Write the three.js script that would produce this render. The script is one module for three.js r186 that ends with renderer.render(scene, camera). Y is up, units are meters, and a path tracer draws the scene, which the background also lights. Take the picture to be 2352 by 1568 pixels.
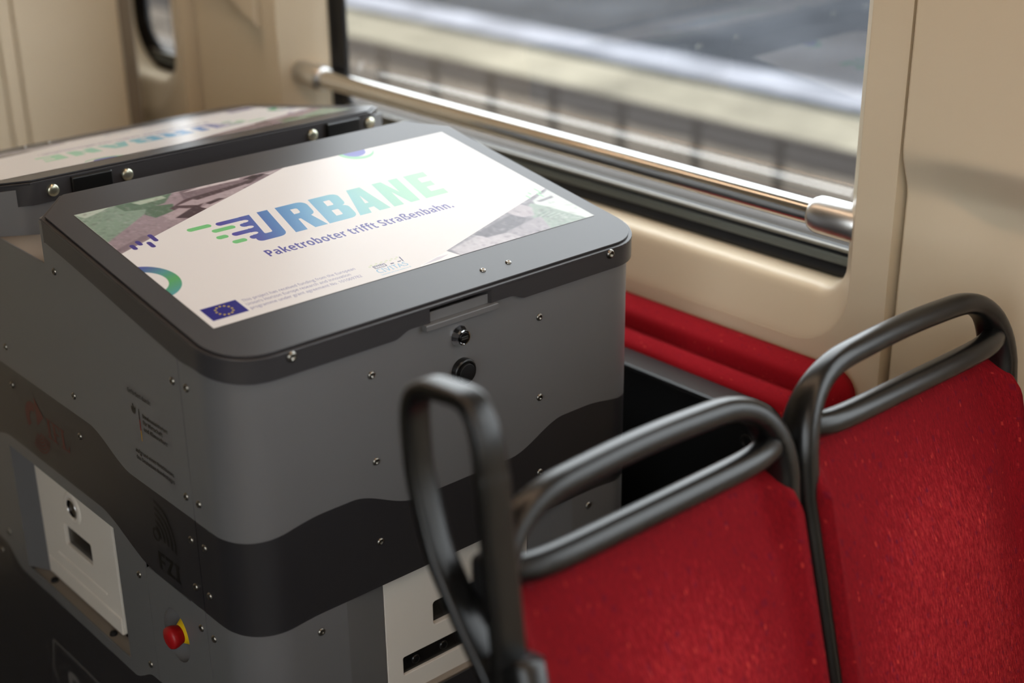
import * as THREE from 'three';
import { RoundedBoxGeometry } from 'three/addons/geometries/RoundedBoxGeometry.js';
import { mergeGeometries, toCreasedNormals } from 'three/addons/utils/BufferGeometryUtils.js';
import { RectAreaLightUniformsLib } from 'three/addons/lights/RectAreaLightUniformsLib.js';

// ───────────────────────── camera, sky, exposure ─────────────────────────
const scene = new THREE.Scene();
const R = (d) => d * Math.PI / 180;
const camera = new THREE.PerspectiveCamera(2 * Math.atan(784 / 3269.84) * 180 / Math.PI, 1.5, 0.05, 400);
{
  const yaw = R(41.2817), pitch = R(22.8581), roll = R(-0.6921);
  const f = new THREE.Vector3(Math.sin(yaw) * Math.cos(pitch), -Math.sin(pitch), -Math.cos(yaw) * Math.cos(pitch));
  const r = new THREE.Vector3(Math.cos(yaw), 0, Math.sin(yaw));
  const u = new THREE.Vector3().crossVectors(r, f);
  camera.position.set(0, 1.6, 0);
  camera.up.copy(u.clone().multiplyScalar(Math.cos(roll)).addScaledVector(r, -Math.sin(roll)));
  camera.lookAt(camera.position.clone().add(f));
}
camera.focus = 1.62;
camera.userData.fStop = 2.3;

const renderer = new THREE.WebGLRenderer({ antialias: true });
renderer.toneMapping = THREE.LinearToneMapping;
renderer.toneMappingExposure = 0.89;
renderer.shadowMap.enabled = true;
RectAreaLightUniformsLib.init();

// overcast sky: brighter towards the zenith, nearly neutral
{
  const w = 64, h = 64, data = new Float32Array(w * h * 4);
  for (let j = 0; j < h; j++) {
    const el = ((j + 0.5) / h - 0.5) * Math.PI, s = Math.max(0, Math.sin(el));
    const L = 7.2 * (1 + 0.35 * s) / 1.35;
    for (let i = 0; i < w; i++) data.set([L * 0.97, L * 1.0, L * 1.06, 1], (j * w + i) * 4);
  }
  const sky = new THREE.DataTexture(data, w, h, THREE.RGBAFormat, THREE.FloatType);
  sky.mapping = THREE.EquirectangularReflectionMapping; sky.magFilter = THREE.LinearFilter; sky.needsUpdate = true;
  scene.background = sky;
}

// ───────────────────────── helpers ─────────────────────────
let seed = 12345;
const rnd = () => { seed = (seed * 1664525 + 1013904223) >>> 0; return seed / 4294967296; };
const lerp = (a, b, t) => a + (b - a) * t;
const sstep = (a, b, x) => { const t = Math.min(1, Math.max(0, (x - a) / (b - a))); return t * t * (3 - 2 * t); };
const V = (x, y, z) => new THREE.Vector3(x, y, z);
const used = {};
const numbered = (n) => { const k = used[n] = (used[n] ?? -1) + 1; return k ? n + '_' + String(k).padStart(3, '0') : n; };
function tag(o, label, category, group, kind) {
  if (label) o.userData.label = label;
  if (category) o.userData.category = category;
  if (group) o.userData.group = group;
  if (kind) o.userData.kind = kind;
  return o;
}
function thing(name, label, category, [x, y, z] = [0, 0, 0], group) {
  const o = new THREE.Group(); o.name = numbered(name); o.position.set(x, y, z); scene.add(o);
  return tag(o, label, category, group);
}
function structure(name, label) { const o = new THREE.Group(); o.name = name; scene.add(o); return tag(o, label, null, null, 'structure'); }
function rootOf(o) { while (o.parent && o.parent !== scene) o = o.parent; return o; }
// geometry is given in world coordinates and stored relative to its thing's base
function part(name, geo, mat, parent, label) {
  const g = Array.isArray(geo) ? (geo.length > 1 ? merge(geo) : geo[0]) : geo;
  const p = rootOf(parent).position; g.translate(-p.x, -p.y, -p.z);
  const m = new THREE.Mesh(g, mat); m.name = name; m.castShadow = m.receiveShadow = true; parent.add(m);
  if (label) m.userData.label = label;
  return m;
}
function solid(name, geo, mat, label, category, group, kind) {
  const g = Array.isArray(geo) ? merge(geo) : geo;
  const m = new THREE.Mesh(g, mat); m.name = kind === 'structure' && !used[name] ? (used[name] = 0, name) : numbered(name); m.castShadow = m.receiveShadow = true; scene.add(m);
  return tag(m, label, category, group, kind);
}
function merge(list) {
  const a = list.map((g) => { const q = g.index ? g.toNonIndexed() : g; for (const k of Object.keys(q.attributes)) if (!['position', 'normal', 'uv'].includes(k)) q.deleteAttribute(k); return q; });
  return mergeGeometries(a);
}
function box(x0, x1, y0, y1, z0, z1, r = 0.002) {
  const w = x1 - x0, h = y1 - y0, d = z1 - z0, rr = Math.min(r, w / 2.01, h / 2.01, d / 2.01);
  const g = r > 0 ? new RoundedBoxGeometry(w, h, d, 2, rr) : new THREE.BoxGeometry(w, h, d);
  g.translate((x0 + x1) / 2, (y0 + y1) / 2, (z0 + z1) / 2); return g;
}
// rows of points → surface
function loft(rows, closeU = false, closeV = false, crease = 0) {
  const n = rows[0].length, m = rows.length, pos = [], uv = [], idx = [];
  for (let j = 0; j < m; j++) for (let i = 0; i < n; i++) { const p = rows[j][i]; pos.push(p.x, p.y, p.z); uv.push(i / (n - 1), j / (m - 1)); }
  for (let j = 0; j < (closeV ? m : m - 1); j++) for (let i = 0; i < (closeU ? n : n - 1); i++) {
    const a = j * n + i, b = j * n + (i + 1) % n, c = ((j + 1) % m) * n + (i + 1) % n, d = ((j + 1) % m) * n + i;
    idx.push(a, b, c, a, c, d);
  }
  let g = new THREE.BufferGeometry();
  g.setAttribute('position', new THREE.Float32BufferAttribute(pos, 3)); g.setAttribute('uv', new THREE.Float32BufferAttribute(uv, 2)); g.setIndex(idx);
  if (crease) g = toCreasedNormals(g, crease); else g.computeVertexNormals();
  return g;
}
function tube(a, b, r, seg = 24, r2 = r) {
  const d = b.clone().sub(a), g = new THREE.CylinderGeometry(r2, r, d.length(), seg, 1);
  g.applyQuaternion(new THREE.Quaternion().setFromUnitVectors(V(0, 1, 0), d.clone().normalize())); g.translate((a.x + b.x) / 2, (a.y + b.y) / 2, (a.z + b.z) / 2); return g;
}
// lathe round an axis: profile [radius, along]
function lathe(profile, at, dir, seg = 28, flat = false) {
  let g = new THREE.LatheGeometry(profile.map(([r, h]) => new THREE.Vector2(Math.max(r, 1e-5), h)), seg);
  if (flat) g = toCreasedNormals(g, 0.2);
  g.applyQuaternion(new THREE.Quaternion().setFromUnitVectors(V(0, 1, 0), dir.clone().normalize())); g.translate(at.x, at.y, at.z); return g;
}
// sweep a superellipse section along a path; B = constant side direction
function sweep(pts, halfA, halfB, B, n = 20, pow = 2.6, caps = true) {
  const rows = [], m = pts.length;
  for (let j = 0; j < m; j++) {
    const T = pts[Math.min(m - 1, j + 1)].clone().sub(pts[Math.max(0, j - 1)]).normalize();
    const N = new THREE.Vector3().crossVectors(B, T).normalize(), Bn = new THREE.Vector3().crossVectors(T, N).normalize();
    const a = typeof halfA === 'function' ? halfA(j / (m - 1)) : halfA, b = typeof halfB === 'function' ? halfB(j / (m - 1)) : halfB, row = [];
    for (let i = 0; i < n; i++) {
      const t = i / n * 2 * Math.PI, c = Math.cos(t), s = Math.sin(t), e = 2 / pow;
      row.push(pts[j].clone().addScaledVector(N, a * Math.sign(c) * Math.abs(c) ** e).addScaledVector(Bn, b * Math.sign(s) * Math.abs(s) ** e));
    }
    rows.push(row);
  }
  if (caps) { rows.unshift(rows[0].map(() => pts[0].clone())); rows.push(rows[m].map(() => pts[m - 1].clone())); }
  return loft(rows, true);
}
// rounded rectangle outline, anticlockwise
function rrect(a0, a1, b0, b1, r, n = 8) {
  const out = [], C = [[a1 - r, b0 + r, -90], [a1 - r, b1 - r, 0], [a0 + r, b1 - r, 90], [a0 + r, b0 + r, 180]];
  for (const [a, b, s] of C) for (let i = 0; i <= n; i++) { const t = R(s + 90 * i / n); out.push([a + r * Math.cos(t), b + r * Math.sin(t)]); }
  return out;
}
const shapeOf = (pts, holes = []) => { const s = new THREE.Shape(pts.map(([a, b]) => new THREE.Vector2(a, b))); for (const h of holes) s.holes.push(new THREE.Path(h.slice().reverse().map(([a, b]) => new THREE.Vector2(a, b)))); return s; };
// flat sheet in the z-y plane (points [z, y]) with thickness along +x from x0
function sheetX(pts, holes, x0, depth, bevel = 0) {
  const m = (l) => l.map(([z, y]) => [-z, y]);
  const g = new THREE.ExtrudeGeometry(shapeOf(m(pts), holes.map(m)), { depth, bevelEnabled: bevel > 0, bevelSize: bevel, bevelThickness: bevel, bevelOffset: -bevel, bevelSegments: 2, curveSegments: 8 });
  g.rotateY(Math.PI / 2); g.translate(x0, 0, 0); return g;
}
// flat sheet in the x-y plane with thickness along +z from z0
function sheetZ(pts, holes, z0, depth, bevel = 0) {
  const g = new THREE.ExtrudeGeometry(shapeOf(pts, holes), { depth, bevelEnabled: bevel > 0, bevelSize: bevel, bevelThickness: bevel, bevelOffset: -bevel, bevelSegments: 2, curveSegments: 8 });
  g.translate(0, 0, z0); return g;
}
// wall strip along a plan path [{x,z}], between heights lo(x,z) and hi(x,z), thickness t to the inside (left of the path)
function wrap(path, lo, hi, t = 0.002) {
  const top = [], bot = [], topI = [], botI = [], m = path.length;
  for (let i = 0; i < m; i++) {
    const a = path[Math.max(0, i - 1)], b = path[Math.min(m - 1, i + 1)], L = Math.hypot(b.x - a.x, b.z - a.z), nx = (b.z - a.z) / L, nz = -(b.x - a.x) / L, p = path[i];
    const h = hi(p.x, p.z), l = lo(p.x, p.z);
    top.push(V(p.x, h, p.z)); bot.push(V(p.x, l, p.z)); topI.push(V(p.x + nx * t, h, p.z + nz * t)); botI.push(V(p.x + nx * t, l, p.z + nz * t));
  }
  const g = [loft([bot, top]), loft([top, topI]), loft([topI, botI]), loft([botI, bot])];
  for (const i of [0, m - 1]) g.push(loft([[bot[i], top[i]], [botI[i], topI[i]]]));
  return merge(g);
}
function seg(x0, z0, x1, z1, step = 0.006) { const n = Math.max(1, Math.round(Math.hypot(x1 - x0, z1 - z0) / step)), o = []; for (let i = 0; i <= n; i++) o.push({ x: lerp(x0, x1, i / n), z: lerp(z0, z1, i / n) }); return o; }
function arc(cx, cz, r, a0, a1, n = 14) { const o = []; for (let i = 0; i <= n; i++) { const t = R(lerp(a0, a1, i / n)); o.push({ x: cx + r * Math.cos(t), z: cz + r * Math.sin(t) }); } return o; }
function worldUV(g, s = 1) { // box-projected uv in metres
  const p = g.attributes.position, n = g.attributes.normal, uv = new Float32Array(p.count * 2);
  for (let i = 0; i < p.count; i++) {
    const x = Math.abs(n.getX(i)), y = Math.abs(n.getY(i)), z = Math.abs(n.getZ(i));
    const [a, b] = y > x && y > z ? [p.getX(i), p.getZ(i)] : x > z ? [p.getZ(i), p.getY(i)] : [p.getX(i), p.getY(i)];
    uv[2 * i] = a / s; uv[2 * i + 1] = b / s;
  }
  g.setAttribute('uv', new THREE.BufferAttribute(uv, 2)); return g;
}
function canvas(w, h, draw) { const c = document.createElement('canvas'); c.width = w; c.height = h; const x = c.getContext('2d'); draw(x, w, h); const t = new THREE.CanvasTexture(c); t.colorSpace = THREE.SRGBColorSpace; t.anisotropy = 8; return t; }
// tileable value noise
function noiseTex(n, cells, lo, hi, srgb, tint = [1, 1, 1]) {
  const d = new Uint8Array(n * n * 4), layers = cells.map((c) => ({ c, v: Array.from({ length: c * c }, rnd) }));
  for (let j = 0; j < n; j++) for (let i = 0; i < n; i++) {
    let s = 0, w = 0;
    layers.forEach(({ c, v }, k) => {
      const x = i / n * c, y = j / n * c, ix = Math.floor(x), iy = Math.floor(y), fx = sstep(0, 1, x - ix), fy = sstep(0, 1, y - iy), a = 1 / (k + 1);
      const q = (p, o) => v[((o + c) % c) * c + (p + c) % c];
      s += a * lerp(lerp(q(ix, iy), q(ix + 1, iy), fx), lerp(q(ix, iy + 1), q(ix + 1, iy + 1), fx), fy); w += a;
    });
    const t = lerp(lo, hi, s / w) * 255;
    d.set([t * tint[0], t * tint[1], t * tint[2], 255], (j * n + i) * 4);
  }
  const t = new THREE.DataTexture(d, n, n); t.wrapS = t.wrapT = THREE.RepeatWrapping; t.magFilter = THREE.LinearFilter; if (srgb) t.colorSpace = THREE.SRGBColorSpace; t.needsUpdate = true; return t;
}

// ───────────────────────── materials ─────────────────────────
const std = (c, roughness, o = {}) => new THREE.MeshPhysicalMaterial({ color: c, roughness, ...o });
const MATTE = { specularIntensity: 0 };
const fine = noiseTex(256, [64, 128, 200], 0.3, 0.7, false);
const M = {
  beige: std('#e4d6bc', 0.34), beigeDark: std('#8d8273', 0.6),
  addedDoorGrey: std('#3a3b3e', 0.5), ceiling: std('#f0ece4', 0.6), floor: std('#2a2e36', 0.55), wallLow: std('#20242c', 0.5),
  rubber: std('#101114', 0.42), gasketGrey: std('#6d716c', 0.35), seal: std('#908b80', 0.5),
  steel: std('#d8d6d2', 0.2, { metalness: 1, roughness: 0.14 }), satin: std('#d9d8d6', 0.34, { metalness: 1 }),
  gray: std('#666667', 0.36, { bumpMap: fine, bumpScale: 0.00002 }), dark: std('#29282a', 0.34),
  lid: std('#383739', 0.32, { specularIntensity: 0.62, bumpMap: fine, bumpScale: 0.00003 }), core: std('#0c0c0d', 0.8),
  white: std('#d8d2c8', 0.5), black: std('#0a0a0b', 0.25), plastic: std('#0b0b0b', 0.3), plasticRough: std('#101011', 0.5, { specularIntensity: 0.6 }),
  chrome: std('#e8e8ea', 0.08, { metalness: 1 }), screw: std('#8f8c85', 0.28, { metalness: 1 }), zinc: std('#c9c8b4', 0.3, { metalness: 1 }),
  red: std('#a00a10', 0.45), yellow: std('#d8b408', 0.5), ledge: std('#8b8074', 0.5),
  asphalt: std('#434549', 0.9, MATTE), kerb: std('#8c8c92', 0.85, MATTE), gutter: std('#2c2f2f', 0.9, MATTE), paving: std('#878071', 0.9, MATTE), ballast: std('#6d645b', 0.95, MATTE), grass: std('#535948', 1, MATTE), rail: std('#3c3632', 0.6),
  fence: std('#3c3733', 0.7, MATTE),
  glass: new THREE.MeshPhysicalMaterial({ color: '#f2f6f4', roughness: 0, transmission: 1, thickness: 0, ior: 2.0 }),
};

// ───────────────────────── the tram body ─────────────────────────
const WX = 1.42, GX = 1.496, MID = 0.185, TOP = 2.25, ZB = 5.0, ZF = -4.2;
function mirrored(g) { // the same piece on the opposite wall
  const q = g.index ? g.toNonIndexed() : g.clone(); q.scale(-1, 1, 1); q.translate(2 * MID, 0, 0);
  for (const k of Object.keys(q.attributes)) { const a = q.attributes[k], s = a.itemSize; for (let i = 0; i < a.count; i += 3) for (let c = 0; c < s; c++) { const t = a.array[(i + 1) * s + c]; a.array[(i + 1) * s + c] = a.array[(i + 2) * s + c]; a.array[(i + 2) * s + c] = t; } }
  return q;
}
const ring = (z0, z1, y0, y1, r, d, x) => rrect(z0 + (x < 1.478 && d > 0.002 && d < 0.0712 ? 0.071 * (x - 1.4206) / 0.0574 : d), z1 - d * 0.36, y0 + d, y1 - d, Math.max(0.02, r - d * 0.6), 10).map(([z, y]) => V(x, y, z));
// window module: opening z0..z1 on the wall face, sheet zA..zB
function windowModule(win, wall, zA, zB, z0, z1, y0, y1, r, flip = false) {
  const f = flip ? mirrored : (g) => g, loop = (prof) => f(loft(prof.map(([d, x]) => ring(z0, z1, y0, y1, r, d, x)), true));
  part('sheet', f(sheetX([[zA, 0], [zB, 0], [zB, TOP], [zA, TOP]], [rrect(z0, z1, y0, y1, r, 10)], WX, 0.05)), M.beige, wall);
  part('reveal', loop([[-0.0005, 1.4206], [0.003, 1.4208], [0.010, 1.4235], [0.035, 1.4325], [0.053, 1.4395], [0.060, 1.4430], [0.0650, 1.4470], [0.0682, 1.4530], [0.0700, 1.462], [0.0708, 1.480], [0.0715, 1.499]]), M.beige, win);
  part('gasket', loop([[0.066, 1.500], [0.0690, 1.487], [0.0725, 1.4845], [0.080, 1.4855], [0.086, 1.4885], [0.088, 1.4905], [0.108, 1.4925], [0.110, 1.4940], [0.111, 1.500]]), M.rubber, win);
  part('glazing_strip', f(box(1.4865, 1.493, y0 + 0.0875, y0 + 0.1005, z0 + 0.10, z1 - 0.035, 0.003)), M.gasketGrey, win);
  part('seal_lip', f(box(1.4875, 1.494, y0 + 0.1055, y0 + 0.1105, z0 + 0.11, z1 - 0.039, 0.002)), M.seal, win);
  const pz = rrect(z0 + 0.108, z1 - 0.038, y0 + 0.108, y1 - 0.108, 0.03, 6), g = new THREE.ShapeGeometry(shapeOf(pz.map(([z, y]) => [-z, y]))); g.rotateY(-Math.PI / 2); g.scale(1, 1, -1);
  const q = new THREE.ShapeGeometry(shapeOf(pz.map(([z, y]) => [-z, y]))); q.rotateY(Math.PI / 2);
  const pos = q.attributes.position; for (let i = 0; i < pos.count; i++) pos.setX(i, GX + 0.004 - (pos.getY(i) - y0) * 0.012);
  q.computeVertexNormals();
  part('pane', f(q), M.glass, win);
}
// sculpted panel between two windows: a downward-facing band between bot(z) and top(z)
function panelGeo(z0, z1, top, bot, xu, xlo) {
  const rows = [], ny = 120, nz = 14;
  for (let j = 0; j <= ny; j++) {
    const y = j < 20 ? lerp(0, 0.95, j / 20) : j < 100 ? lerp(0.95, 1.45, (j - 20) / 80) : lerp(1.45, TOP, (j - 100) / 20), row = [];
    const at = (z) => lerp(xlo(z), xu, sstep(bot(z), top(z), y));
    row.push(V(1.466, y, z0), V(at(z0) + 0.004, y, z0), V(at(z0) + 0.001, y, z0 + 0.0012));
    for (let i = 0; i <= nz; i++) { const z = lerp(z0 + 0.004, z1 - 0.004, i / nz); row.push(V(at(z), y, z)); }
    row.push(V(at(z1) + 0.001, y, z1 - 0.0012), V(at(z1) + 0.004, y, z1), V(1.466, y, z1));
    rows.push(row.reverse());
  }
  return loft(rows);
}
{
  const wall = structure('wall_right', 'beige tram side wall with sculpted panels beside the large window');
  const w1 = structure('window_1', 'large tram window with rounded beige reveal and black rubber seal');
  windowModule(w1, wall, -2.312, -0.921, -2.262, -0.975, 0.873, 2.17, 0.085);
  const w2 = structure('window_2', 'narrow tram window with a rounded corner beyond the sculpted panel');
  windowModule(w2, wall, -3.12, -2.625, -3.02, -2.657, 0.873, 2.17, 0.15);
  const w3 = structure('window_3', 'tram side window beside the red seats');
  windowModule(w3, wall, -0.600, 0.79, -0.55, 0.74, 0.873, 2.17, 0.085);
  windowModule(structure('window_7', 'tram side window behind the red seats'), wall, 1.1, 2.5, 1.15, 2.45, 0.873, 2.17, 0.085);
  windowModule(structure('window_8', 'rearmost tram side window'), wall, 2.8, 4.2, 2.85, 4.15, 0.873, 2.17, 0.085);
  part('panel', panelGeo(-0.914, -0.606, (z) => 1.159, (z) => 1.093, 1.412, (z) => 1.430 + 0.029 * sstep(-0.92, -0.80, z)), M.beige, wall);
  part('panel', panelGeo(-2.619, -2.318, (z) => 1.105 + 0.20 * sstep(-2.30, -2.62, z) + 0.012, (z) => 1.098, 1.408, () => 1.452), M.beige, wall);
  for (const [a, b] of [[0.796, 1.094], [2.506, 2.794], [4.206, ZB]]) part('sheet', sheetX([[a, 0], [b, 0], [b, TOP], [a, TOP]], [], WX, 0.05), M.beige, wall);
  part('sheet', sheetX([[ZF, 0], [-3.126, 0], [-3.126, TOP], [ZF, TOP]], [], WX, 0.05), M.beige, wall);
  part('skin', [box(1.47, 1.56, -0.1, 0.93, ZF, ZB, 0), box(1.47, 1.56, 2.1, TOP + 0.1, ZF, ZB, 0), box(1.47, 1.56, 0.93, 2.1, -0.98, -0.545, 0), box(1.47, 1.56, 0.93, 2.1, -2.66, -2.255, 0), box(1.47, 1.56, 0.93, 2.1, ZF, -3.015, 0), box(1.47, 1.56, 0.93, 2.1, 0.735, 1.155, 0), box(1.47, 1.56, 0.93, 2.1, 2.445, 2.855, 0), box(1.47, 1.56, 0.93, 2.1, 4.145, ZB, 0)], M.wallLow, wall);
  const wl = structure('wall_left', 'beige tram wall across the aisle with large windows');
  const spans = [[-0.60, 1.05, -0.55, 1.00], [1.056, 2.45, 1.11, 2.40], [2.456, 3.85, 2.51, 3.80]];
  spans.forEach(([a, b, c, d], i) => windowModule(structure('window_' + (4 + i), ['first', 'second', 'third'][i] + ' window in the wall across the aisle, counted from the robot'), wl, a, b, c, d, 0.873, 2.17, 0.085, true));
  for (const [a, b] of [[ZF, -2.606], [3.856, ZB]]) part('panel', mirrored(sheetX([[a, 0], [b, 0], [b, TOP], [a, TOP]], [], WX, 0.05)), M.beige, wl);
  part('skin', [box(1.47, 1.56, -0.1, 0.93, ZF, ZB, 0), box(1.47, 1.56, 2.1, TOP + 0.1, ZF, ZB, 0), box(1.47, 1.56, 0.93, 2.1, ZF, -0.54, 0), box(1.47, 1.56, 0.93, 2.1, 0.995, 1.115, 0), box(1.47, 1.56, 0.93, 2.1, 2.395, 2.515, 0), box(1.47, 1.56, 0.93, 2.1, 3.795, ZB, 0)].map(mirrored), M.wallLow, wl);
  const dr = structure('added_door_1', 'unseen dark door leaves added across the aisle to shade the robot side');  // unseen leaves, added dark to cut the light on the robot side
  for (const [a, b] of [[-2.6, -1.608], [-1.602, -0.606]]) { const lf = part('leaf', mirrored(sheetX([[a, 0], [b, 0], [b, TOP], [a, TOP]], [], WX, 0.04)), M.addedDoorGrey, dr); part('handle', mirrored(tube(V(WX - 0.03, 0.9, b - 0.12), V(WX - 0.03, 1.5, b - 0.12), 0.014, 16)), M.plastic, lf); }
  solid('floor', worldUV(box(2 * MID - 1.56, 1.56, -0.12, 0, ZF - 0.1, ZB + 0.1, 0)), M.floor, 'dark blue-grey tram floor', null, null, 'structure');
  solid('ceiling', box(2 * MID - 1.56, 1.56, TOP, TOP + 0.08, ZF - 0.1, ZB + 0.1, 0), M.ceiling, 'pale tram ceiling', null, null, 'structure');
  solid('wall_back', box(2 * MID - 1.56, 1.56, 0, TOP, ZB, ZB + 0.08, 0), M.beige, 'beige end wall of the tram section', null, null, 'structure');
  solid('wall_front', box(2 * MID - 1.56, 1.56, 0, TOP, ZF - 0.08, ZF, 0), M.beige, 'beige end wall ahead of the partition', null, null, 'structure');
  // partition ahead of the robot: three panels and a dark edge strip
  const p = thing('partition', 'beige floor-to-ceiling partition of flat panels with a dark edge strip, behind the robot', 'partition', [0.2, 0, -2.74]);
  for (const [a, b] of [[-1.04, 1.079], [1.083, 1.1135], [1.1175, 1.336]]) part('panel', box(a, b, 0, TOP, -2.75, -2.72, 0.003), M.beige, p);
  part('edge_strip', box(1.336, 1.366, 0, TOP, -2.753, -2.717, 0.006), M.beigeDark, p, 'dark vertical edge strip');
}
// ceiling lamps: two warm light lines along the car
for (const [x, z0, z1, glow, where] of [[0.80, -3.0, 1.8, 8.5, 'above the robot and seats'], [-0.55, -0.5, 4.3, 11, 'on the far side of the aisle']]) {
  const zm = (z0 + z1) / 2, l = thing('ceiling_light', 'long slim warm ceiling light strip ' + where, 'ceiling light', [x, 2.2, zm]);
  part('housing', box(x - 0.06, x + 0.06, 2.205, TOP, z0, z1, 0.01), M.ceiling, l);
  part('diffuser', box(x - 0.04, x + 0.04, 2.198, 2.207, z0 + 0.05, z1 - 0.05, 0.003), new THREE.MeshStandardMaterial({ color: '#fff2dc', emissive: '#ffbf80', emissiveIntensity: 1.2, roughness: 0.6 }), l);
  const a = new THREE.RectAreaLight('#ffdab8', glow, 0.08, z1 - z0 - 0.1); a.position.set(x, 2.192, zm); a.rotation.set(-Math.PI / 2, 0, 0); scene.add(a);
}
// grab rail along the window
{
  const r = thing('window_grab_rail', 'round brushed steel grab rail with sleeve ends across the large window', 'grab rail', [1.45, 1.0362, -1.6]);
  part('rail', tube(V(1.45, 1.0362, -2.19), V(1.45, 1.0362, -1.0), 0.0165, 40), M.steel, r);
  const cap = (z, d) => lathe([[0, 0], [0.0245, 0], [0.0245, 0.058], [0.0238, 0.066], [0.0212, 0.072], [0.0178, 0.0745], [0.0168, 0.073]], V(1.45, 1.0362, z), V(0, 0, d), 40);
  part('end_sleeve', cap(-0.985, -1), M.satin, r); part('end_sleeve', cap(-2.232, 1), M.satin, r);
}

// ───────────────────────── outside ─────────────────────────
{
  const GY = -0.35, far = [-90, 80];
  const gl = noiseTex(256, [8, 24, 90, 180], 0.75, 1.15, false);
  const strip = (name, x0, x1, y, mat, label, rep = 3) => {
    const g = worldUV(box(x0, x1, y - 0.3, y, far[0], far[1], 0), rep); const t = noiseTex(256, [6, 20, 80], 0.62, 1.0, true); t.repeat.set(1, 1);
    const m = mat.clone(); m.map = t; return solid(name, g, m, label, null, null, 'structure');
  };
  strip('road', 7.13, 90, GY, M.asphalt, 'dark grey asphalt road outside the window');
  strip('kerb', 6.72, 7.13, GY + 0.01, M.kerb, 'pale concrete kerb strip along the road');
  strip('gutter', 6.58, 6.72, GY, M.gutter, 'gutter beside the pale kerb, its shadow line painted dark');  // dark tone paints in the shadow line along the kerb
  strip('pavement', 5.92, 6.58, GY, M.paving, 'beige paving outside between kerb and low railing');
  strip('track_bed', 4.5, 5.92, GY, M.ballast, 'brown-grey ballast bed beside the tram');
  strip('verge', 1.6, 4.5, GY, M.grass, 'grass verge next to the tram', 1.2);
  strip('street', -90, 1.6, GY, M.asphalt, 'asphalt street under and beyond the tram');
  for (const [x, where] of [[5.6, 'next to the pavement'], [4.62, 'beside the grass verge']]) { const t = solid('track_rail', [box(x - 0.035, x + 0.035, GY, GY + 0.1, far[0], far[1], 0.01)], M.rail, 'rusty steel track rail on the ballast ' + where, 'rail'); }
  const f = thing('low_railing', 'low dark metal railing with thin posts along the paving outside', 'railing', [5.05, GY, -6]);
  part('top_rail', box(5.03, 5.07, GY + 0.27, GY + 0.30, -16, 0, 0.008), M.fence, f);
  part('lower_rail', box(5.035, 5.065, GY + 0.06, GY + 0.08, -16, 0, 0.006), M.fence, f);
  for (let i = 0; i < 32; i++) { const z = -15.9 + i * 0.5; part('post', box(5.035, 5.065, GY, GY + 0.28, z - 0.02, z + 0.02, 0.004), M.fence, f); }
}

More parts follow.
